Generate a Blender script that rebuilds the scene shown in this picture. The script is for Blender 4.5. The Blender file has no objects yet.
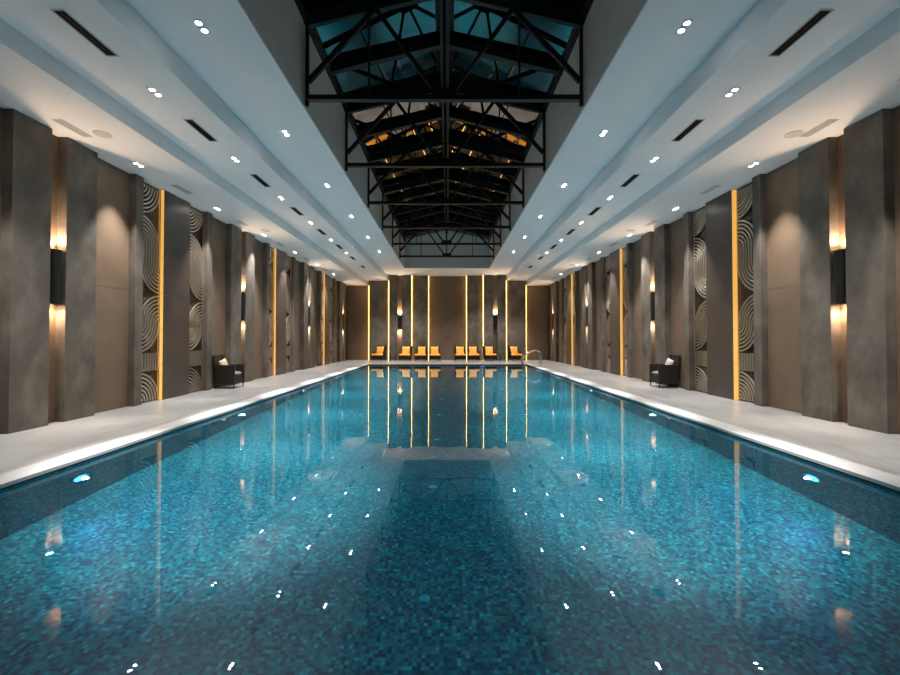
import bpy, math, random
from mathutils import Vector, Matrix, Euler
random.seed(7)
S = bpy.context.scene
COL = S.collection
PI = math.pi

# ------------------------------------------------------------------ geometry collector
class MB:
    def __init__(s):
        s.v = []; s.f = []; s.sm = []
    def add(s, vs, fs, smooth=False):
        o = len(s.v); s.v += [tuple(p) for p in vs]
        s.f += [tuple(o + i for i in f) for f in fs]; s.sm += [smooth] * len(fs)
    def box(s, x0, x1, y0, y1, z0, z1, M=None):
        if x0 > x1: x0, x1 = x1, x0
        if y0 > y1: y0, y1 = y1, y0
        vs = [Vector(p) for p in ((x0,y0,z0),(x1,y0,z0),(x1,y1,z0),(x0,y1,z0),(x0,y0,z1),(x1,y0,z1),(x1,y1,z1),(x0,y1,z1))]
        if M is not None: vs = [M @ p for p in vs]
        s.add(vs, [(0,3,2,1),(4,5,6,7),(0,1,5,4),(1,2,6,5),(2,3,7,6),(3,0,4,7)])
    def bar(s, a, b, w, h, up=(0,0,1)):
        a = Vector(a); b = Vector(b); d = (b - a); L = d.length; d.normalize()
        u = Vector(up)
        if abs(d.dot(u)) > .98: u = Vector((0,1,0))
        r = d.cross(u).normalized(); u = r.cross(d)
        vs = []
        for p in (a, b):
            for (i, j) in ((-1,-1),(1,-1),(1,1),(-1,1)):
                vs.append(p + r * (i*w/2) + u * (j*h/2))
        s.add(vs, [(3,2,1,0),(4,5,6,7),(0,1,5,4),(1,2,6,5),(2,3,7,6),(3,0,4,7)])
    def tube(s, pts, r, n=10, cap=True):
        pts = [Vector(p) for p in pts]; rings = []
        prev = None
        for i, p in enumerate(pts):
            t = (pts[min(i+1,len(pts)-1)] - pts[max(i-1,0)]).normalized()
            if prev is None:
                a = Vector((0,0,1)) if abs(t.z) < .9 else Vector((0,1,0))
                u = t.cross(a).normalized()
            else:
                u = (prev - t * prev.dot(t)).normalized()
            prev = u; w = t.cross(u)
            rr = r[i] if isinstance(r, (list, tuple)) else r
            rings.append([p + u*math.cos(2*PI*k/n)*rr + w*math.sin(2*PI*k/n)*rr for k in range(n)])
        vs = [q for ring in rings for q in ring]; fs = []
        for i in range(len(pts)-1):
            for k in range(n):
                fs.append((i*n+k, i*n+(k+1)%n, (i+1)*n+(k+1)%n, (i+1)*n+k))
        s.add(vs, fs, True)
        if cap:
            s.add(rings[0], [tuple(reversed(range(n)))]); s.add(rings[-1], [tuple(range(n))])
    def cyl(s, c, r, h, axis='z', n=24, r2=None):
        r2 = r if r2 is None else r2
        def P(a, rr, t):
            x, y = math.cos(a)*rr, math.sin(a)*rr
            q = (x, y, t) if axis == 'z' else ((t, x, y) if axis == 'x' else (y, t, x))
            return (c[0]+q[0], c[1]+q[1], c[2]+q[2])
        b = [P(2*PI*k/n, r, 0) for k in range(n)]; t = [P(2*PI*k/n, r2, h) for k in range(n)]
        s.add(b + t, [(k, (k+1)%n, n+(k+1)%n, n+k) for k in range(n)], True)
        s.add(b, [tuple(reversed(range(n)))]); s.add(t, [tuple(range(n))])
    def ring(s, c, r0, r1, h, axis='z', n=28):
        def P(a, rr, t):
            x, y = math.cos(a)*rr, math.sin(a)*rr
            q = (x, y, t) if axis == 'z' else ((t, x, y) if axis == 'x' else (y, t, x))
            return (c[0]+q[0], c[1]+q[1], c[2]+q[2])
        R = [[P(2*PI*k/n, rr, t) for k in range(n)] for rr, t in ((r0,0),(r1,0),(r1,h),(r0,h))]
        vs = sum(R, []); fs = []
        for j in range(4):
            for k in range(n):
                fs.append((j*n+k, j*n+(k+1)%n, ((j+1)%4)*n+(k+1)%n, ((j+1)%4)*n+k))
        s.add(vs, fs)
    def build(s, name, m, parent=None, bevel=0, loc=None, rz=0):
        me = bpy.data.meshes.new(name)
        me.from_pydata(s.v, [], s.f)
        for p, k in zip(me.polygons, s.sm): p.use_smooth = k
        me.materials.append(m)
        me.update()
        o = bpy.data.objects.new(name, me); COL.objects.link(o)
        if parent is not None: o.parent = parent
        if loc is not None: o.location = loc
        o.rotation_euler = (0, 0, rz)
        if bevel:
            b = o.modifiers.new('bevel', 'BEVEL'); b.width = bevel; b.segments = 2; b.limit_method = 'ANGLE'
        return o

def tag(o, label=None, cat=None, group=None, kind=None):
    if label: o['label'] = label
    if cat: o['category'] = cat
    if group: o['group'] = group
    if kind: o['kind'] = kind
    return o
def empty(name, loc, rz=0, **k):
    o = bpy.data.objects.new(name, None); COL.objects.link(o)
    o.location = loc; o.rotation_euler = (0, 0, rz); o.empty_display_size = .1
    return tag(o, **k)
def copy_tree(o, parent=None):
    c = o.copy(); COL.objects.link(c)
    if parent is not None: c.parent = parent
    for ch in list(o.children): copy_tree(ch, c)
    return c
def light(kind, name, parent, loc, energy, color, rot=(0,0,0), size=60, blend=.6, radius=.03):
    l = bpy.data.lights.new(name, kind); l.energy = energy; l.color = color
    if kind == 'SPOT':
        l.spot_size = math.radians(size); l.spot_blend = blend
    l.shadow_soft_size = radius
    o = bpy.data.objects.new(name, l); COL.objects.link(o); o.location = loc; o.rotation_euler = rot
    if parent is not None: o.parent = parent
    return o

# ------------------------------------------------------------------ materials
def mat(name, col=(.5,.5,.5), rough=.5, metal=0, spec=.5, emit=None, es=0):
    m = bpy.data.materials.new(name); m.use_nodes = True
    b = m.node_tree.nodes['Principled BSDF']
    b.inputs['Base Color'].default_value = (*col, 1); b.inputs['Roughness'].default_value = rough
    b.inputs['Metallic'].default_value = metal; b.inputs['Specular IOR Level'].default_value = spec
    if emit:
        b.inputs['Emission Color'].default_value = (*emit, 1); b.inputs['Emission Strength'].default_value = es
    return m
def nd(m, t, **k):
    n = m.node_tree.nodes.new(t)
    for a, v in k.items(): setattr(n, a, v)
    return n
def ln(m, a, ao, b, bi): m.node_tree.links.new(a.outputs[ao], b.inputs[bi])
def ramp(m, stops, interp='LINEAR'):
    r = nd(m, 'ShaderNodeValToRGB'); cr = r.color_ramp; cr.interpolation = interp
    while len(cr.elements) > 1: cr.elements.remove(cr.elements[-1])
    cr.elements[0].position = stops[0][0]; cr.elements[0].color = (*stops[0][1], 1)
    for p, c in stops[1:]:
        e = cr.elements.new(p); e.color = (*c, 1)
    return r
def noisy(name, stops, scale, rough, stretch=(1,1,1), bump=0, bscale=60, spec=.5, detail=6, metal=0, rough2=None):
    m = mat(name, rough=rough, spec=spec, metal=metal); b = m.node_tree.nodes['Principled BSDF']
    tc = nd(m, 'ShaderNodeNewGeometry'); mp = nd(m, 'ShaderNodeMapping'); mp.inputs['Scale'].default_value = stretch
    ln(m, tc, 'Position', mp, 'Vector')
    n = nd(m, 'ShaderNodeTexNoise'); n.inputs['Scale'].default_value = scale; n.inputs['Detail'].default_value = detail
    n.inputs['Roughness'].default_value = .6
    ln(m, mp, 'Vector', n, 'Vector')
    r = ramp(m, stops); ln(m, n, 'Fac', r, 'Fac'); ln(m, r, 'Color', b, 'Base Color')
    if bump:
        n2 = nd(m, 'ShaderNodeTexNoise'); n2.inputs['Scale'].default_value = bscale; n2.inputs['Detail'].default_value = 4
        ln(m, mp, 'Vector', n2, 'Vector')
        bp = nd(m, 'ShaderNodeBump'); bp.inputs['Strength'].default_value = bump; bp.inputs['Distance'].default_value = .004
        ln(m, n2, 'Fac', bp, 'Height'); ln(m, bp, 'Normal', b, 'Normal')
    return m

M = {}
M['white'] = noisy('ceiling paint', [(.3,(.80,.82,.84)),(.7,(.83,.85,.87))], 2, .8, spec=.2)
M['well'] = noisy('grey well paint', [(.3,(.66,.61,.57)),(.7,(.72,.67,.62))], 3, .85, spec=.2)
M['concrete'] = noisy('textured concrete cladding', [(.28,(.075,.061,.047)),(.5,(.125,.106,.086)),(.72,(.195,.170,.142))], 2.2, .62, stretch=(1,1,.7), bump=.5, bscale=45, spec=.35, detail=9)
M['tan'] = noisy('brown fabric textured panel', [(.3,(.145,.098,.063)),(.7,(.185,.128,.086))], 1.6, .5, bump=.3, bscale=220, spec=.4)
M['darkpanel'] = noisy('dark bronze panel', [(.3,(.060,.045,.038)),(.7,(.082,.064,.055))], 1.4, .36, bump=.12, bscale=160, spec=.5)
M['backing'] = noisy('dark bronze backing', [(.3,(.022,.016,.011)),(.7,(.04,.029,.019))], 3, .25, spec=.5)
M['fret'] = mat('champagne metal fretwork', (.64,.57,.47), .36, .9)
M['gold'] = mat('amber light strip', (.5,.33,.1), .4, 0, emit=(1,.50,.10), es=.08)
M['led'] = mat('amber led line', (.8,.7,.4), .4, 0, emit=(1,.58,.13), es=1.6)
M['black'] = mat('black steel', (.012,.012,.013), .42, .3)
M['sconceblack'] = mat('black satin metal', (.008,.008,.009), .5, .2)
M['lamp_warm'] = mat('warm lamp face', (1,.9,.7), .4, emit=(1,.70,.42), es=14)
M['lamp_off'] = mat('unlit lamp face', (.25,.24,.22), .3)
M['downlens'] = mat('downlight lens', (1,1,1), .3, emit=(1,.97,.92), es=8)
M['dimlens'] = mat('added downlight lens', (.4,.38,.35), .4, emit=(1,.93,.85), es=.05)  # for the lamps added before the end wall
M['trimwhite'] = mat('white enamel trim', (.55,.55,.55), .4)
M['slot'] = mat('slot recess shade', (.003,.003,.003), .7, spec=.1)  # near-black stands for the shade inside the slot
M['slotframe'] = mat('grey slot frame', (.42,.43,.43), .5)
M['vent'] = mat('pale louvre', (.58,.565,.55), .6)
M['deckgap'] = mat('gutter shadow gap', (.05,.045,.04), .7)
M['coping'] = noisy('white coping stone', [(.3,(.46,.46,.45)),(.7,(.51,.51,.50))], 5, .45, spec=.4)
M['wicker'] = noisy('dark brown wicker', [(.35,(.007,.005,.004)),(.65,(.026,.017,.013))], 60, .55, bump=.8, bscale=90, spec=.4)
M['orange'] = noisy('orange cushion fabric', [(.3,(.92,.40,.05)),(.7,(1,.47,.08))], 12, .85, bump=.3, bscale=300, spec=.2)
M['pillow_orange'] = noisy('amber pillow fabric', [(.3,(.95,.46,.09)),(.7,(1,.55,.14))], 12, .85, bump=.3, bscale=300, spec=.2)
M['seatgrey'] = noisy('beige seat fabric', [(.3,(.20,.175,.15)),(.7,(.26,.23,.20))], 12, .9, spec=.2)
M['pillow_grey'] = noisy('pale grey pillow fabric', [(.3,(.40,.39,.37)),(.7,(.50,.49,.47))], 12, .9, spec=.2)
M['pillow_cream'] = noisy('cream patterned pillow', [(.42,(.72,.58,.34)),(.5,(.30,.18,.08)),(.56,(.78,.66,.44))], 14, .9, spec=.2, detail=2)
M['chrome'] = mat('polished steel', (.82,.82,.82), .12, 1)
M['plastic'] = mat('pale pool fitting', (.10,.92,1.0), .4)
M['tabledark'] = mat('black table wicker', (.006,.006,.006), .6)
M['tableglass'] = mat('dark glass top', (.02,.02,.025), .08)
M['poolring'] = mat('pool light steel ring', (.6,.6,.6), .3, .8)
M['lensblue'] = mat('blue pool lamp lens', (.2,.5,1), .3, emit=(.01,.13,1.0), es=2.6)
M['lenswhite'] = mat('white blue pool lamp lens', (.5,.8,1), .3, emit=(.16,.55,1.0), es=1.2)

# deck tiles: brick grid joints with faint veining
def deck_mat():
    m = mat('pale grey deck tiles', rough=.32, spec=.5); b = m.node_tree.nodes['Principled BSDF']
    g = nd(m, 'ShaderNodeNewGeometry')
    br = nd(m, 'ShaderNodeTexBrick'); br.offset = 0.5
    br.inputs['Color1'].default_value = (.305,.305,.30,1); br.inputs['Color2'].default_value = (.34,.34,.335,1)
    br.inputs['Mortar'].default_value = (.21,.21,.205,1); br.inputs['Scale'].default_value = 1
    br.inputs['Mortar Size'].default_value = .0035; br.inputs['Brick Width'].default_value = .6; br.inputs['Row Height'].default_value = .6
    ln(m, g, 'Position', br, 'Vector')
    n = nd(m, 'ShaderNodeTexNoise'); n.inputs['Scale'].default_value = 1.6; n.inputs['Detail'].default_value = 8; n.inputs['Distortion'].default_value = .8
    mp = nd(m, 'ShaderNodeMapping'); mp.inputs['Scale'].default_value = (2.2,.7,1); ln(m, g, 'Position', mp, 'Vector'); ln(m, mp, 'Vector', n, 'Vector')
    r = ramp(m, [(.3,(.80,.79,.78)),(.5,(1,1,1)),(.7,(1.0,.99,.97))]); ln(m, n, 'Fac', r, 'Fac')
    mx = nd(m, 'ShaderNodeMix', data_type='RGBA', blend_type='MULTIPLY'); mx.inputs[0].default_value = 1
    ln(m, br, 'Color', mx, 6); ln(m, r, 'Color', mx, 7); ln(m, mx, 2, b, 'Base Color')
    return m
M['deck'] = deck_mat()

# glass mosaic of the pool: 25 mm tesserae, one random colour each
def mosaic():
    m = mat('blue green glass mosaic', rough=.35, spec=.5); b = m.node_tree.nodes['Principled BSDF']
    g = nd(m, 'ShaderNodeNewGeometry')
    sc = nd(m, 'ShaderNodeVectorMath', operation='SCALE'); sc.inputs['Scale'].default_value = 30; ln(m, g, 'Position', sc, 0)
    fl = nd(m, 'ShaderNodeVectorMath', operation='FLOOR'); ln(m, sc, 0, fl, 0)
    wn = nd(m, 'ShaderNodeTexWhiteNoise', noise_dimensions='3D'); ln(m, fl, 0, wn, 'Vector')
    r = ramp(m, [(0,(.001,.050,.092)),(.2,(.001,.084,.138)),(.42,(.001,.128,.180)),(.66,(.001,.172,.225)),(.86,(.001,.228,.285)),(.96,(.015,.31,.38))], 'CONSTANT')
    ln(m, wn, 'Value', r, 'Fac')
    fr = nd(m, 'ShaderNodeVectorMath', operation='FRACTION'); ln(m, sc, 0, fr, 0)
    sp = nd(m, 'ShaderNodeSeparateXYZ'); ln(m, fr, 0, sp, 0)
    mn = nd(m, 'ShaderNodeMath', operation='MINIMUM'); ln(m, sp, 0, mn, 0); ln(m, sp, 1, mn, 1)
    m2 = nd(m, 'ShaderNodeMath', operation='MINIMUM'); ln(m, mn, 0, m2, 0); ln(m, sp, 2, m2, 1)
    lt = nd(m, 'ShaderNodeMath', operation='LESS_THAN'); lt.inputs[1].default_value = .07; ln(m, m2, 0, lt, 0)
    mx = nd(m, 'ShaderNodeMix', data_type='RGBA'); ln(m, lt, 0, mx, 0); ln(m, r, 'Color', mx, 6); mx.inputs[7].default_value = (.003,.10,.14,1)
    ln(m, mx, 2, b, 'Base Color')
    return m
M['mosaic'] = mosaic()

def water():
    m = bpy.data.materials.new('pool water'); m.use_nodes = True; nt = m.node_tree
    for n in list(nt.nodes):
        if n.type != 'OUTPUT_MATERIAL': nt.nodes.remove(n)
    out = [n for n in nt.nodes][0]
    gl = nd(m, 'ShaderNodeBsdfGlass'); gl.inputs['IOR'].default_value = 1.333; gl.inputs['Roughness'].default_value = 0
    gl.inputs['Color'].default_value = (.93,.99,1,1)
    g = nd(m, 'ShaderNodeNewGeometry')
    n1 = nd(m, 'ShaderNodeTexNoise'); n1.inputs['Scale'].default_value = 1.3; n1.inputs['Detail'].default_value = 2.5
    ln(m, g, 'Position', n1, 'Vector')
    bp = nd(m, 'ShaderNodeBump'); bp.inputs['Strength'].default_value = .35; bp.inputs['Distance'].default_value = .006
    ln(m, n1, 'Fac', bp, 'Height'); ln(m, bp, 'Normal', gl, 'Normal')
    ln(m, gl, 0, out, 0)
    return m
M['water'] = water()

def roofglass():
    m = bpy.data.materials.new('coated roof glass'); m.use_nodes = True; nt = m.node_tree
    for n in list(nt.nodes):
        if n.type != 'OUTPUT_MATERIAL': nt.nodes.remove(n)
    out = [n for n in nt.nodes][0]
    tr = nd(m, 'ShaderNodeBsdfTransparent'); tr.inputs[0].default_value = (.35,.42,.42,1)
    gs = nd(m, 'ShaderNodeBsdfGlossy'); gs.inputs['Roughness'].default_value = .01; gs.inputs['Color'].default_value = (.26,.24,.22,1)
    lw = nd(m, 'ShaderNodeFresnel'); lw.inputs['IOR'].default_value = 1.5
    mx = nd(m, 'ShaderNodeMixShader'); ln(m, lw, 0, mx, 0); ln(m, tr, 0, mx, 1); ln(m, gs, 0, mx, 2); ln(m, mx, 0, out, 0)
    return m
M['glass'] = roofglass()

# ------------------------------------------------------------------ dimensions
HA, HB, HC = 5.14, 5.43, 5.79          # ceiling bands above deck
CX = -.07                              # centre line of ceiling
XA, XB, XC = 5.43, 4.02, 2.61          # inner edges of the three bands (from CX)
WX = 7.10                              # wall plane
Y0, Y1 = -3.0, 29.8
PX0, PX1, PY0, PY1 = -4.57, 4.53, .31, 24.81
WL = -.065                             # water level
PD = -1.57                             # pool bottom
WY0, WY1 = 1.7, 26.3                   # light well
HE, HR = 7.50, 8.15                    # eave and ridge of glass roof
ORD = ['first','second','third','fourth','fifth','sixth','seventh','eighth','ninth','tenth','eleventh','twelfth']

# ------------------------------------------------------------------ setting
def structure(mb, name, m, label=None, bevel=0):
    o = mb.build(name, m, bevel=bevel); o['kind'] = 'structure'
    if label: o['label'] = label
    return o
b = MB()
cw = .36
for (x0,x1,y0,y1) in ((-WX-.2, PX0-cw, Y0, Y1+.2), (PX1+cw, WX+.2, Y0, Y1+.2), (PX0-cw, PX1+cw, Y0, PY0-cw), (PX0-cw, PX1+cw, PY1+cw, Y1+.2)):
    b.box(x0, x1, y0, y1, -.25, 0)
structure(b, 'floor', M['deck'], 'pale grey stone tiled deck around the pool')
b = MB()
def seg(x0,x1,y0,y1,ax):
    L = (y1-y0) if ax == 'y' else (x1-x0); n = max(1, round(L/.6))
    for i in range(n):
        if ax == 'y': b.box(x0, x1, y0+L*i/n+.001, y0+L*(i+1)/n-.001, -.035, .004)
        else: b.box(x0+L*i/n+.001, x0+L*(i+1)/n-.001, y0, y1, -.035, .004)
seg(PX0-cw, PX0, PY0-cw, PY1+cw, 'y'); seg(PX1, PX1+cw, PY0-cw, PY1+cw, 'y')
seg(PX0, PX1, PY0-cw, PY0, 'x'); seg(PX0, PX1, PY1, PY1+cw, 'x')
structure(b, 'trim_1', M['coping'], 'white stone coping edging the pool')
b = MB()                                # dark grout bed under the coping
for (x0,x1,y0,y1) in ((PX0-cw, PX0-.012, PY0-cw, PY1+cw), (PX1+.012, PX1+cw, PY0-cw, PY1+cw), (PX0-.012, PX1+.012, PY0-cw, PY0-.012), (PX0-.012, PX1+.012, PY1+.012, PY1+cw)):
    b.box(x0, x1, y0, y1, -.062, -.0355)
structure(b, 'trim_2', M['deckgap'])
b = MB()
t = .2; zt = -.0625
b.box(PX0-t, PX0, PY0-t, PY1+t, PD-t, zt); b.box(PX1, PX1+t, PY0-t, PY1+t, PD-t, zt)
b.box(PX0, PX1, PY0-t, PY0, PD-t, zt); b.box(PX0, PX1, PY1, PY1+t, PD-t, zt)
b.box(PX0, PX1, PY0, PY1, PD-t, PD)
pb = structure(b, 'pool_basin', M['mosaic'], 'swimming pool basin lined with blue green glass mosaic'); pb.cycles.is_caustics_receiver = True
b = MB()
b.add([(PX0,PY0,WL),(PX1,PY0,WL),(PX1,PY1,WL),(PX0,PY1,WL)], [(0,1,2,3)])
wo = b.build('pool_water', M['water']); wo.cycles.is_caustics_caster = True; wo.data.polygons[0].use_smooth = True
tag(wo, 'still clear turquoise water filling the long swimming pool', 'water', kind='stuff')

for sgn, nm in ((-1,'wall_left'),(1,'wall_right')):
    b = MB(); b.box(sgn*WX, sgn*(WX+.2), Y0, Y1+.2, 0, 6.2); structure(b, nm, M['tan'])
b = MB(); b.box(-WX, WX, Y1, Y1+.2, 0, 6.2); structure(b, 'wall_far', M['tan'])
b = MB(); b.box(-WX, WX, Y0-.2, Y0, 0, 6.2); structure(b, 'wall_near', M['tan'])

b = MB()
for s in (-1,1):
    e = CX + s*XA; f_ = CX + s*XB; g_ = CX + s*XC
    b.box(s*(WX+.2), e, Y0-.2, Y1+.2, HA, 6.0)
    b.box(e, f_, Y0-.2, Y1+.2, HB, 6.0)
    b.box(f_, g_, Y0-.2, Y1+.2, HC, 6.0)
b.box(CX-XC, CX+XC, Y0-.2, WY0, HC, 6.0); b.box(CX-XC, CX+XC, WY1, Y1+.2, HC, 6.0)
structure(b, 'ceiling', M['white'], 'white stepped plaster ceiling around the roof light')
# shaft up to the glass roof
for s, nm in ((-1,'trim_3'),(1,'trim_4')):
    b = MB(); b.box(CX+s*(XC), CX+s*(XC+.15), WY0, WY1, 6.0, HE); structure(b, nm, M['well'], 'grey side wall of the light well')
def gable(y0,y1,nm):
    b = MB(); w = XC+.15
    p = [(CX-w,6.0),(CX+w,6.0),(CX+w,HE+.0),(CX,HR),(CX-w,HE+.0)]
    b.add([(x,y0,z) for x,z in p]+[(x,y1,z) for x,z in p], [(0,1,2,3,4),(9,8,7,6,5)]+[(i,i+5,(i+1)%5+5,(i+1)%5) for i in range(5)])
    structure(b, nm, M['well'], 'grey gable end wall of the light well')
gable(WY1, WY1+.2, 'trim_5'); gable(WY0-.2, WY0, 'trim_6')
b = MB()                                # grey lining down to the ceiling plane
b.box(CX-XC-.001, CX-XC+.004, WY0, WY1, HC+.03, 6.0); b.box(CX+XC-.004, CX+XC+.001, WY0, WY1, HC+.03, 6.0)
b.box(CX-XC, CX+XC, WY1-.004, WY1+.001, HC+.03, 6.0)
structure(b, 'trim_7', M['well'], 'grey lining of the light well edge')

# glass roof, two slopes with their glazing bars
TR0, TRS = 7.93, 3.09
for s, nm in ((-1,'window_1'),(1,'window_2')):
    w = XC+.15; b = MB(); th = .03
    n = Vector((s*(HR-HE), 0, w)).normalized()*th
    q = [Vector((CX+s*w,WY0-.2,HE)),Vector((CX,WY0-.2,HR)),Vector((CX,WY1+.2,HR)),Vector((CX+s*w,WY1+.2,HE))]
    q = [p + Vector((0,0,.02)) for p in q]
    if s > 0: q = q[::-1]
    b.add(q, [(0,1,2,3)])
    g = b.build(nm, M['glass']); g['kind'] = 'structure'; g['label'] = ('left' if s<0 else 'right')+' glass slope of the dark roof light'
    y = TR0 - 2*TRS + .4
    k = 0
    yy = TR0 - TRS*1.5
    while yy < WY1 - .3:
        r = MB(); r.bar((CX+s*(w-.02),yy,HE-.09),(CX+s*.05,yy,HR-.08), .13 if k%2 else .15, .15)
        r.build('glazing_bar', M['black'], g); yy += TRS/2; k += 1
    r = MB(); r.box(CX+s*(XC-.10), CX+s*(XC+.0), WY0, WY1, HE-.12, HE+.02); r.build('eave_beam', M['black'], g)
b = MB(); b.box(CX-.10, CX+.10, WY0, WY1, HR-.22, HR-.03)
o = b.build('ridge_beam', M['black']); tag(o, 'black steel ridge beam running along the peak of the glass roof', 'beam')

# trusses
def truss():
    z0 = 5.97 - 0; W = 2.55
    r = empty('roof_truss', (CX, TR0, z0))
    def top(x): return (HE + (HR-HE)*(1-abs(x)/(XC+.15))) - z0 - .20
    c = MB(); c.box(-W, W, -.055, .055, -.055, .035); c.build('bottom_chord', M['black'], r)
    c = MB(); c.box(-.012, .012, -.012, .012, 0, .01)
    for s in (-1,1):
        c = MB(); c.bar((s*W,0,top(W)), (s*.0,0,top(0)), .10, .10); c.build('top_chord', M['black'], r)
        c = MB(); c.box(s*W-.03, s*W+.03, -.03, .03, -.16, top(W)+.02); c.build('end_post', M['black'], r)
        c = MB(); c.bar((s*(W-.02),0,.30), (s*1.28,0,top(1.28)), .07, .09); c.build('diagonal', M['black'], r)
        c = MB(); c.bar((s*1.28,0,top(1.28)), (s*.10,0,.03), .06, .07); c.build('diagonal', M['black'], r)
        c = MB(); c.box(s*1.40-.018, s*1.40+.018, -.018, .018, 0, top(1.40)); c.build('hanger', M['black'], r)
        c = MB(); c.box(s*W-.005, s*(W-.28), -.06, .06, .0, .02); c.build('gusset_plate', M['black'], r)
    c = MB(); c.box(-.03, .03, -.03, .03, 0, top(0)); c.build('king_post', M['black'], r)
    c = MB(); c.box(-.24, .24, -.015, .015, .0, .17); c.build('gusset_plate', M['black'], r)
    return r
T = truss()
for k in range(6):
    o = T if k == 0 else copy_tree(T)
    o.location.y = TR0 + TRS*k
    w = ['nearest and largest','second nearest','third nearest','fourth nearest','fifth nearest','farthest and smallest'][k]
    tag(o, f'{w} black steel roof truss crossing the light well', 'truss', 'steel trusses under the glass roof')

# ------------------------------------------------------------------ ceiling fittings
COLD = (1, .96, .93)
def downlight():
    r = empty('downlight', (0,0,0))
    h = MB(); h.box(-.055,.055,-.13,.13,-.006,0); h.build('trim_plate', M['trimwhite'], r)
    for s in (-1,1):
        c = MB(); c.cyl((0,s*.072,-.010), .038, .0035, n=20); le = c.build('lens', M['downlens'], r)
        c = MB(); c.ring((0,s*.072,-.0115), .039, .048, .0055); c.build('bezel', M['trimwhite'], le)
    return r
D0 = downlight(); D0.location = (0, -2, HC); used = [False]
def place_dl(x, y, z, label, group, energy, size, tilt=0, col=COLD):
    o = D0 if not used[0] else copy_tree(D0)
    if used[0]:
        for c in list(o.children):
            if c.type == 'LIGHT': bpy.data.objects.remove(c)
    used[0] = True
    o.location = (x, y, z); tag(o, label, 'downlight', group)
    light('SPOT', 'downlight_beam', o, (0,0,-.016), energy, col, (0, tilt, 0), size, .7, .03).data.cycles.is_caustics_light = True
    return o
for s, sd in ((-1,'left'),(1,'right')):
    for k in range(6):
        place_dl(CX + s*3.32, 5.85+3.07*k, HC, f'{ORD[k]} twin downlight from the camera, {sd} ceiling band beside the roof light', 'twin downlights beside the roof light', 590, 42, tilt=s*.05)
    for k in range(-1, 6):
        place_dl(CX + s*4.60, 6.80+2.58*k, HB, f'{ORD[k+1]} twin downlight from the camera, middle band of {sd} ceiling', 'twin downlights between the slot diffusers', 34, 120)
    for k in range(-1, 6):
        place_dl(CX*.6 + s*6.44, 8.95+3.07*k, HA, f'{ORD[k+1]} twin downlight from the camera, beside the {sd} wall panels', 'twin downlights beside the side walls', 84, 62, tilt=s*-.06)
    # slot diffusers
    for k in range(8):
        r = empty('slot_diffuser', (CX+s*4.60, 5.5+2.585*k, HB))
        tag(r, f'{ORD[k]} black linear air slot from the camera, {sd} ceiling middle band', 'air vent', 'black linear air slots')
        c = MB(); L=.41
        c.box(-.085,-.065,-L-.02,L+.02,-.008,0); c.box(.065,.085,-L-.02,L+.02,-.008,0)
        c.box(-.065,.065,-L-.02,-L,-.008,0); c.box(-.065,.065,L,L+.02,-.008,0); c.build('frame', M['slotframe'], r)
        c = MB(); c.box(-.065,.065,-L,L,-.003,0); c.build('recess_shade_panel', M['slot'], r)  # flat panel, recess shade put into its colour
        c = MB(); c.box(-.004,.004,-L,L,-.007,-.003); c.build('blade', M['black'], r)
    for k in range(7):
        r = empty('louvre_vent', (CX*.6+s*6.46, 7.4+3.07*k, HA))
        tag(r, f'{ORD[k]} pale louvre vent from the camera, ceiling beside the {sd} wall', 'air vent', 'pale louvre vents by the side walls')
        c = MB(); L=.31
        c.box(-.085,-.070,-L,L,-.008,0); c.box(.070,.085,-L,L,-.008,0); c.box(-.07,.07,-L,-L+.015,-.008,0); c.box(-.07,.07,L-.015,L,-.008,0)
        c.build('frame', M['vent'], r)
        c = MB(); c.box(-.07,.07,-L+.015,L-.015,-.002,0)
        for i in range(6):
            x = -.06+.024*i; c.box(x-.004, x+.004, -L+.015, L-.015, -.007, -.002)
        c.build('louvres', M['vent'], r)
    for k in range(3):
        r = empty('ceiling_speaker', (s*6.16, 7.61+6.87*k, HA))
        tag(r, f'{ORD[k]} round ceiling speaker from the camera, near the {sd} wall', 'speaker', 'round ceiling speakers')
        c = MB(); c.ring((0,0,-.010), .125, .14, .010); c.build('rim', M['vent'], r)
        c = MB(); c.cyl((0,0,-.006), .125, .006); c.build('grille', M['vent'], r)

dimlens = {}  # lamps added to brighten the orange chairs and the far deck
for s, sd in ((-1,'left'),(1,'right')):
    for x, z, w_ in ((.95,HC,'inner'),(2.45,HC,'middle'),(4.60,HB,'outer')):
        o = place_dl(CX + s*x, 27.35, z, f'{w_} added dim downlight on the {sd} half of the ceiling before the end wall', 'small downlights added to brighten the end wall chairs', 44 if w_ == 'inner' else 84, 84, tilt=0)
        for c in o.children:
            if c.type == 'MESH' and c.name.startswith('lens'):
                c.data = dimlens.get('m') or c.data.copy(); dimlens['m'] = c.data; c.data.materials[0] = M['dimlens']
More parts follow.
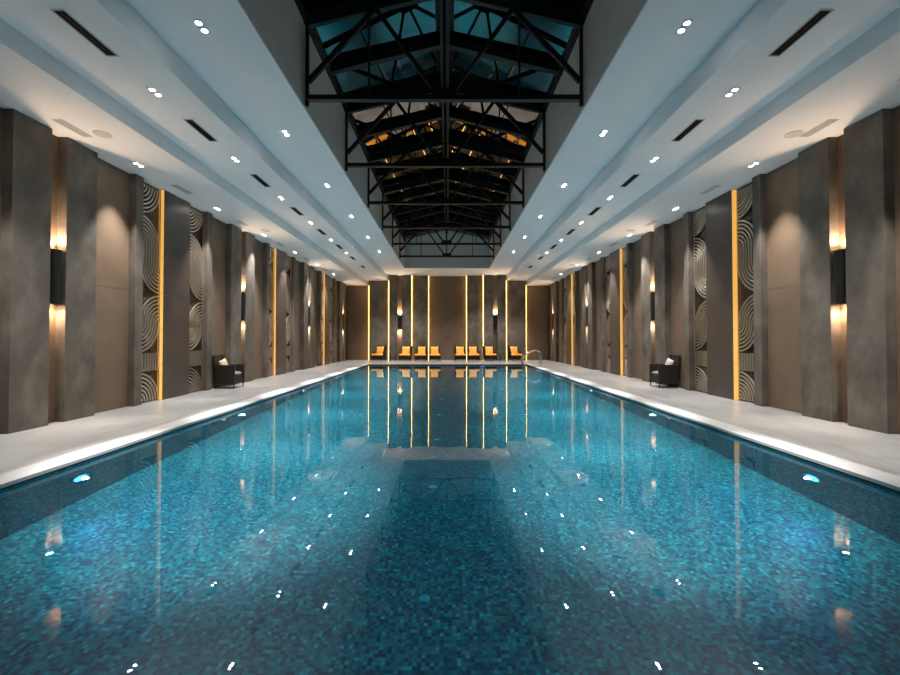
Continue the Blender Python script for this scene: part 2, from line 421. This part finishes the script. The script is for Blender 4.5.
# ------------------------------------------------------------------ side wall cladding
H = HA - .004
def fretwork():
    """concentric bars and quarter rings stacked in square blocks; local x = 0..1 wide (.70), z = height, y = thickness"""
    b = MB(); W = .70; z = .03; seq = [0,'v',2,1,3,'v',0,2,1,3]; i = 0
    pitch = .088; th = .030; bw = .036
    def arc(cx, cz, r, a0, a1):
        n = 12
        for j in range(n):
            a = a0+(a1-a0)*j/n; c = a0+(a1-a0)*(j+1)/n
            p = [(cx+math.cos(t)*q, cz+math.sin(t)*q) for t in (a,c) for q in (r-bw/2, r+bw/2)]
            vs = [(x,0,zz) for x,zz in p]+[(x,th,zz) for x,zz in p]
            b.add(vs, [(0,1,3,2),(4,6,7,5),(0,4,5,1),(2,3,7,6),(0,2,6,4),(1,5,7,3)])
    while z < H - .1:
        hgt = min(W, H-.02-z); k = seq[i % len(seq)]
        if k == 'v' or hgt < W - .01:
            for j in range(8):
                x = pitch*(j+.5)
                if x < W: b.box(x-bw/2, x+bw/2, 0, th, z, z+min(hgt,.42))
            z += min(hgt,.42)
        else:
            cx, cz, a0 = [(W,z,PI/2),(0,z,0),(W,z+W,PI),(0,z+W,1.5*PI)][k]
            for j in range(8):
                r = pitch*(j+.5)
                if r < W-.01: arc(cx, cz, r, a0, a0+PI/2)
            z += W
        i += 1
    b.box(-.0, .012, 0, th, .01, H-.01); b.box(W-.012, W, 0, th, .01, H-.01)
    me = b.build('fretwork', M['fret'])
    return me
FR = fretwork(); FRmesh = FR.data; bpy.data.objects.remove(FR)

def slab(name, m, sgn, xf, y0, y1, h, label, cat, group, joint=None, bev=.004):
    r = empty(name, (sgn*(WX-.001+0), (y0+y1)/2, 0)); tag(r, label, cat, group)
    return r
def panel(name, m, sgn, xf, xb, y0, y1, label, cat, group, joint=(), h=H):
    b = MB(); yc = (y0+y1)/2; zs = [0] + list(joint) + [h]
    for a, c in zip(zs[:-1], zs[1:]):
        b.box(-sgn*0, -sgn*(xb-xf), y0-yc, y1-yc, a+(.003 if a else 0), c-(.003 if c != h else 0))
    o = b.build(name, m, bevel=.006 if not joint else .003, loc=(sgn*(xb-.004), yc, .001)); tag(o, label, cat, group)
    return o
WARM = (1,.68,.44)
def sconce(loc, rz, label, lower=True, e=26, yd=-.11):
    """faces local -y; back plate on local y=0"""
    r = empty('wall_sconce', loc, rz); tag(r, label, 'wall lamp', 'black up and down wall lamps')
    n = 20; R = .105; b = MB()
    prof = [(R*math.cos(PI+PI*k/n), -.10+R*math.sin(PI+PI*k/n)*.9) for k in range(n+1)]
    prof = [(-R,0)] + prof + [(R,0)]
    inn = [(x*.90, y*.93-.004) for x, y in prof]
    m_ = len(prof); vs = []
    for z in (0,.96):
        vs += [(x,y,z) for x,y in prof]
    for z in (0,.96):
        vs += [(x,y,z) for x,y in inn]
    fs = [(k,(k+1)%m_,m_+(k+1)%m_,m_+k) for k in range(m_)] + [(2*m_+(k+1)%m_,2*m_+k,3*m_+k,3*m_+(k+1)%m_) for k in range(m_)]
    fs += [((k+1)%m_,k,2*m_+k,2*m_+(k+1)%m_) for k in range(m_)] + [(m_+k,m_+(k+1)%m_,3*m_+(k+1)%m_,3*m_+k) for k in range(m_)]
    b.add(vs, fs, False); b.build('shade', M['sconceblack'], r)
    c = MB(); c.box(-.05,.05,-.02,0,.3,.66); c.build('back_plate', M['sconceblack'], r)
    for z, up in ((.93,True),(.02,False)):
        lit = up or lower
        c = MB(); c.cyl((0,yd+.01,z), .045, .012, n=18); c.build('bulb', M['lamp_warm'] if lit else M['lamp_off'], r)
        if lit:
            light('SPOT', 'lamp_beam', r, (0,yd+.01,.965 if up else -.004), e*(1.25 if up else 1), WARM, (PI,0,0) if up else (0,0,0), 128, .9, .03)
    return r

SC0, P = 7.57, 6.87
near_word = ['nearest','second','third','farthest']
for sgn, sd in ((-1,'left'),(1,'right')):
    for k in range(4):
        s0 = SC0 + P*k
        nw = near_word[k]
        def pn(kind, a, c, lab, **q):
            if kind == 'pil': return panel('concrete_pilaster', M['concrete'], sgn, 6.88, WX, a, c, lab, 'wall panel', 'wide concrete wall panels flanking the sconces')
            if kind == 'nar': return panel('concrete_pilaster', M['concrete'], sgn, 6.90, WX, a, c, lab, 'wall panel', 'narrow concrete pilasters beside the screens')
            if kind == 'tan': return panel('brown_panel', M['tan'], sgn, 7.045, WX, a, c, lab, 'wall panel', 'recessed brown wall panels', joint=(2.56,))
        pn('pil', s0-.82, s0-.15, f'wide grey concrete panel just before the {nw} sconce, {sd} wall')
        pn('pil', s0+.15, s0+.82, f'wide grey concrete panel just beyond the {nw} sconce, {sd} wall')
        o = panel('niche_panel', M['tan'], sgn, 7.05, WX, s0-.15, s0+.15, f'narrow brown niche strip behind the {nw} sconce, {sd} wall', 'wall panel', 'niche strips behind the sconces')
        sconce((sgn*7.05, s0, 2.10), PI/2 if sgn < 0 else -PI/2, f'{nw} black wall lamp glowing up and down, {sd} wall', e=10)
        a = s0-1.88 if k else 5.3
        if k == 0:
            pn('tan', 5.72, s0-.82, f'recessed brown panel at the very edge of the frame, {sd} wall')
        else:
            pn('tan', s0-1.89, s0-.82, f'recessed brown panel ending at the concrete before the {nw} sconce, {sd} wall')
        if k < 3:
            pn('tan', s0+.82, s0+1.89, f'recessed brown panel following the {nw} sconce, {sd} wall')
            pn('nar', s0+1.89, s0+2.13, f'narrow concrete pilaster before the {["nearest","second","third"][k]} amber strip, {sd} wall')
            pn('nar', s0+P-2.13, s0+P-1.89, f'narrow concrete pilaster beyond the {["nearest","second","third"][k]} dark bronze panel, {sd} wall')
            # dark raised panel with lit side strips
            y0, y1 = s0+2.91, s0+P-2.91
            r = empty('bronze_panel', (sgn*(WX-.004), (y0+y1)/2, .001)); hy = (y1-y0)/2
            tag(r, f'{["nearest","second","third"][k]} raised dark bronze panel with amber lit edge, {sd} wall', 'wall panel', 'raised dark bronze panels')
            b = MB(); b.box(0, -sgn*.16, -hy, hy, 0, 2.55); b.box(0, -sgn*.16, -hy, hy, 2.556, H); b.build('slab', M['darkpanel'], r, bevel=.003)
            for q in (-1,1):
                b = MB(); z = .005
                while z < H-.05:
                    z1 = min(z+.86, H-.004)
                    b.box(-sgn*.035, -sgn*.145, q*(hy+.001), q*(hy+.02), z, z1-.008); z = z1
                b.build('light_strip', M['gold'], r)
            for q, (a, c) in enumerate(((s0+2.13, y0-.022), (y1+.022, s0+P-2.13))):
                r = empty('fretwork_screen', (sgn*(WX-.004), (a+c)/2, .001)); wd = c-a
                tag(r, f'metal screen of curved bars {"before" if q==0 else "beyond"} the {["nearest","second","third"][k]} dark bronze panel, {sd} wall', 'decorative screen', 'curved bar metal screens')
                b = MB(); b.box(0, -sgn*.02, -wd/2, wd/2, 0, H); b.build('backing', M['backing'], r)
                f_ = bpy.data.objects.new('fretwork', FRmesh); COL.objects.link(f_); f_.parent = r
                # local x -> world y; thickness towards room
                f_.rotation_euler = (0,0,PI/2) if sgn > 0 else (0,0,-PI/2)
                f_.location = (-sgn*.055 if sgn > 0 else .055, -.35*(1 if sgn>0 else -1), 0)
                f_.scale = (min(1, wd/.70), 1, 1)
                f_.location.y = (-.5*wd if sgn > 0 else .5*wd)
        else:
            pn('tan', s0+.82, 29.68, f'recessed brown panel in the far corner of the {sd} wall')

# ------------------------------------------------------------------ far wall cladding
FX = -.03
def fpanel(name, m, x0, x1, yf, yb, h, label, group, joint=(2.56,)):
    b = MB(); xc = (x0+x1)/2; zs = [0]+list(joint)+[h]
    for a, c in zip(zs[:-1], zs[1:]):
        b.box(x0-xc, x1-xc, yf-yb, 0, a+(.003 if a else 0), c-(.003 if c != h else 0))
    o = b.build(name, m, bevel=.004, loc=(xc, yb-.004, .001)); tag(o, label, 'wall panel', group); return o
def ledline(x, y, h, label, w=.019):
    b = MB(); b.box(-w/2, w/2, -w/2, w/2, 0, h-.01); o = b.build('light_strip', M['led'], loc=(x, y, .003))
    tag(o, label, 'light strip', 'vertical amber light strips on the end wall'); return o
YF = Y1
fpanel('brown_panel', M['tan'], FX-1.285, FX+1.285, 29.66, YF, HC-.005, 'broad dark brown recessed panel in the middle of the end wall', 'end wall panels')
for s, sd in ((-1,'left'),(1,'right')):
    def fp(nm, m, a, c, yf, h, lab): 
        return fpanel(nm, m, min(FX+s*a, FX+s*c), max(FX+s*a, FX+s*c), yf, YF, h, lab, 'end wall panels')
    fp('concrete_pilaster', M['concrete'], 1.32, 2.41, 29.30, HC-.005, f'grey concrete panel just {sd} of the central brown panel, end wall')
    ledline(FX+s*1.302, 29.50, HC-.006, f'vertical amber light strip {sd} of the central brown panel, end wall')
    fp('concrete_pilaster', M['concrete'], 2.45, 3.08, 29.05, HC-.005, f'grey concrete panel on the inner side of the {sd} sconce, end wall')
    ledline(FX+s*2.43, 29.18, HC-.006, f'vertical amber light strip on the inner side of the {sd} sconce panels, end wall')
    fp('niche_panel', M['tan'], 3.08, 3.38, 29.28, HC-.005, f'narrow brown niche strip behind the {sd} sconce, end wall')
    fp('concrete_pilaster', M['concrete'], 3.38, 3.965, 29.05, HC-.005, f'grey concrete panel on the outer side of the {sd} sconce, end wall')
    ledline(FX+s*4.00, 29.18, HB-.006, f'vertical amber light strip on the outer side of the {sd} sconce panels, end wall')
    fp('concrete_pilaster', M['concrete'], 4.02, 5.36, 29.30, HB-.005 if 1 else 0, f'lower wide grey concrete panel on the {sd} of the end wall')
    ledline(FX+s*5.40, 29.50, HA-.006, f'vertical amber light strip at the {sd} corner recess, end wall')
    fp('brown_panel', M['tan'], 5.42, 6.95, 29.66, HA-.005, f'recessed brown panel in the {sd} corner of the end wall')
    sconce((FX+s*3.23, 29.28, 2.10), 0, f'black wall lamp on the {sd} of the end wall' + (', lower bulb out' if s > 0 else ', glowing up and down'), lower=(s<0), e=20)

# ------------------------------------------------------------------ pool fittings
def pool_light(loc, rz, label, lens, col, e):
    r = empty('pool_light', loc, rz); tag(r, label, 'pool light', 'round underwater wall lights')
    c = MB(); c.ring((0,-.025,0), .095, .13, .024, axis='y'); c.build('rim', M['poolring'], r)
    c = MB(); c.cyl((0,-.02,0), .095, .019, axis='y'); c.build('lens', M[lens], r)
    light('SPOT', 'pool_beam', r, (0,-.08,0), e, col, (-PI/2-.05,0,0), 150, .9, .035)
    return r
PE = 12
for s, sd in ((-1,'left'),(1,'right')):
    for k in range(5):
        y = 5.35+4.1*k; x = PX0 if s < 0 else PX1
        nl = 'lensblue' if (k == 0) else 'lenswhite'
        lab = f'{ORD[k]} round underwater light from the camera, {sd} pool wall'
        pool_light((x, y, -.70), PI/2 if s < 0 else -PI/2, lab, nl, (.12,.42,1.0) if k == 0 else (.42,.88,1.0), PE*(.6 if k == 0 else 1))
pool_light((2.0, PY1, -.45), 0, 'small blue underwater light in the far pool wall', 'lensblue', (.1,.4,1), PE*.25)
Rt = None; kk = 0
for j in range(9):
    for i, (x, sd) in enumerate(((-2.11,'left'),(-.21,'centre'),(1.88,'right'))):
        y = 3.87+2.2*j
        if Rt is None:
            Rt = empty('floor_inlet', (x,y,PD))
            c = MB(); c.cyl((0,0,0), .052, .012, r2=.047); cp = c.build('cap', M['plastic'], Rt)
            c = MB(); c.ring((0,0,.012), .022, .029, .004); c.build('collar', M['plastic'], cp); o = Rt
        else:
            o = copy_tree(Rt); o.location = (x,y,PD)
        tag(o, f'{ORD[j]} pale round inlet from the camera, {sd} row on the pool floor', 'pool inlet', 'pale round inlets on the pool floor')

# ladder
def arcpts(pts, n=8, r=.18):
    out = [Vector(pts[0])]
    for a, b_, c in zip(pts[:-2], pts[1:-1], pts[2:]):
        a, b_, c = Vector(a), Vector(b_), Vector(c)
        d1 = (a-b_).normalized()*min(r,(a-b_).length/2); d2 = (c-b_).normalized()*min(r,(c-b_).length/2)
        for i in range(n+1):
            t_ = i/n; out.append((b_+d1)*(1-t_)**2 + b_*2*t_*(1-t_) + (b_+d2)*t_**2)
    out.append(Vector(pts[-1])); return out
L = empty('pool_ladder', (PX1, 24.1, 0)); tag(L, 'curved chrome pool ladder at the far right corner of the pool', 'pool ladder')
for q in (-.25,.25):
    c = MB(); c.tube(arcpts([(.66,q,.0),(.64,q,.80),(.18,q,.82),(-.42,q,.42),(-.36,q,.05),(-.10,q,-.25),(-.08,q,-1.25)], r=.26), .024, n=12)
    c.build('rail', M['chrome'], L)
    c = MB(); c.cyl((.66,q,.0), .05, .012); c.build('flange', M['chrome'], L)
for z in (-.45,-.75,-1.05):
    c = MB(); c.box(-.15,-.03,-.25,.25,z-.012,z+.012); c.build('tread', M['chrome'], L, bevel=.005)

# ------------------------------------------------------------------ furniture
def cushion(w, d, t, n=14, pw=3.2):
    b = MB(); vs = []; fs = []
    for side in (1,-1):
        for i in range(n+1):
            for j in range(n+1):
                u = -1+2*i/n; v = -1+2*j/n
                hh = ((1-abs(u)**pw)*(1-abs(v)**pw))**.5
                k = 1-.07*(1-abs(u)**2)*(abs(v)**4) ; k2 = 1-.07*(1-abs(v)**2)*(abs(u)**4)
                vs.append((u*w/2*k2, v*d/2*k, side*t/2*hh))
    m_ = (n+1)**2
    for i in range(n):
        for j in range(n):
            a = i*(n+1)+j; c = a+n+1
            fs.append((a,c,c+1,a+1)); fs.append((m_+a,m_+a+1,m_+c+1,m_+c))
    b.add(vs, fs, True); return b
def armchair(cmat, lounge=False):
    """faces local -y"""
    r = empty('wicker_armchair', (0,0,0)); W, D = .37, .34
    b = MB(); b.box(-W+.05, W-.05, -D+.02, D-.02, .14, .36); b.build('seat_frame', M['wicker'], r, bevel=.01)
    for s in (-1,1):
        b = MB(); af = -D if not lounge else -D+.26; az = .68 if not lounge else .60
        b.box(s*W, s*(W-.06), af, D-.02, .12, az)
        if lounge: b.box(s*W, s*(W-.06), -D, af, .12, .36)
        b.box(s*(W+.005), s*(W-.075), af-.005, D-.02, az, az+.025)
        b.build('armrest', M['wicker'], r, bevel=.012)
    b = MB(); Mx = Matrix.Translation((0, D-.06, .36)) @ Matrix.Rotation(-.16, 4, 'X')
    b.box(-W+.005, W-.005, -.025, .035, -.20, .64, Mx)
    b.build('backrest', M['wicker'], r, bevel=.015)
    for sx in (-1,1):
        for sy in (-1,1):
            b = MB(); b.cyl((sx*(W-.03), sy*(D-.035), 0), .016, .13, n=10, r2=.02); b.build('leg', M['wicker'], r)
    if lounge:
        b = cushion(.60, .30, .14, pw=8); b.v = [(x, y+.09, z+.425) for x, y, z in b.v]
        f2 = cushion(.74, .36, .14, pw=8); f2.v = [(x, y-.20, z+.425) for x, y, z in f2.v]; b.add(f2.v, f2.f, True)
    else:
        b = cushion(.60, .56, .13, pw=8); b.v = [(x, y-.02, z+.42) for x, y, z in b.v]
    b.build('seat_cushion', cmat, r)
    return r
CH = {}
def put_chair(x, y, rz, cm, label, group):
    if cm not in CH: o = CH[cm] = armchair(M[cm], cm == 'orange')
    else: o = copy_tree(CH[cm])
    o.location = (x, y, .001); o.rotation_euler = (0,0,rz)
    if cm == 'seatgrey': o.scale = (.84,.90,.99)
    tag(o, label, 'armchair', group); return o
PL = {}
def put_pillow(x, y, rz, pm, label, group, dz=0, dx=0, tw=0, s=.44, lay=-.24):
    if pm not in PL:
        b = cushion(s, s, .14); o = PL[pm] = b.build('throw_pillow', M[pm])
    else:
        o = PL[pm].copy(); COL.objects.link(o)
    R = Euler((0,0,rz)).to_matrix(); off = R @ Vector((dx, .165, 0))
    o.rotation_euler = (Matrix.Rotation(rz,3,'Z') @ Matrix.Rotation(PI/2+lay,3,'X') @ Matrix.Rotation(tw,3,'Z')).to_euler()
    o.location = (x+off.x, y+off.y, .695+dz); tag(o, label, 'pillow', group); return o
# side armchairs, backs to the wall, facing the pool
put_chair(-6.65, 13.11, PI/2, 'seatgrey', 'dark wicker armchair against the left wall holding a patterned cream pillow', 'wicker armchairs along the side walls')
put_pillow(-6.65, 13.10, PI/2, 'pillow_cream', 'small patterned cream pillow on the left wall armchair', 'pillows on side armchairs', tw=.2, s=.40, dz=-.03)
put_chair(6.65, 13.27, -PI/2, 'seatgrey', 'dark wicker armchair against the right wall holding a pale pillow', 'wicker armchairs along the side walls')
put_pillow(6.65, 13.27, -PI/2, 'pillow_grey', 'small pale grey pillow on the right wall armchair', 'pillows on side armchairs', tw=-.2, s=.40, dz=-.03)
xs = [(-4.52,-.30),(-2.78,-.12),(-1.75,-.13),(-.87,.12),(.80,.10),(1.66,.12),(2.74,.20),(4.40,.30)]
for i, (x, a) in enumerate(xs):
    w = ['leftmost','second from left','third from left','fourth from left','fourth from right','third from right','second from right','rightmost'][i]
    put_chair(x, 28.15, a, 'orange', f'dark wicker armchair with orange seat, {w} along the end wall', 'orange cushioned armchairs along the end wall')
    put_pillow(x, 28.15, a, 'pillow_orange', f'amber pillow on the {w} end wall armchair', 'amber pillows on the end wall armchairs', s=.54)
def side_table(x, y, label):
    r = empty('side_table', (x,y,.001)); tag(r, label, 'side table', 'low dark side tables')
    for s in (-1,1):
        b = MB(); b.bar((s*.24,0,.54),(s*.15,0,.26),.34,.03,up=(1,0,0)); b.bar((s*.15,0,.26),(s*.20,0,.0),.34,.03,up=(1,0,0)); b.build('side_panel', M['tabledark'], r)
    b = MB(); b.box(-.155,.155,-.17,.17,.24,.27); b.build('shelf', M['tabledark'], r)
    b = MB(); b.box(-.235,.235,-.19,.19,.505,.517); b.build('table_top', M['tableglass'], r)
side_table(-3.60, 28.2, 'small dark side table between the two leftmost orange armchairs')
side_table(3.58, 28.2, 'small dark side table between the two rightmost orange armchairs')

# ------------------------------------------------------------------ world, camera, view
w = bpy.data.worlds.new('night'); S.world = w; w.use_nodes = True
w.node_tree.nodes['Background'].inputs[0].default_value = (.004,.010,.014,1); w.node_tree.nodes['Background'].inputs[1].default_value = 1
cd = bpy.data.cameras.new('camera'); cam = bpy.data.objects.new('camera', cd); COL.objects.link(cam)
cam.location = (0, 0, 1.5); pitch = math.radians(.9)
cam.rotation_euler = (PI/2 + pitch, 0, 0)
cd.sensor_width = 36; cd.lens = 36*430/900; cd.clip_start = .05; cd.clip_end = 200
cd.shift_x = 2/900; cd.shift_y = (337.5 + 430*math.tan(pitch) - 338.2)/900 * -1
S.camera = cam
S.view_settings.view_transform = 'Standard'; S.view_settings.look = 'None'; S.view_settings.gamma = 1
S.view_settings.use_curve_mapping = False; S.view_settings.exposure = 3.28
c = S.cycles
c.use_denoising = True
try: c.denoiser = 'OPENIMAGEDENOISE'
except Exception: pass
c.max_bounces = 10; c.diffuse_bounces = 5; c.glossy_bounces = 6; c.transmission_bounces = 8; c.transparent_max_bounces = 8
c.caustics_reflective = True; c.caustics_refractive = True; c.blur_glossy = 0
c.sample_clamp_indirect = 4; c.sample_clamp_direct = 0
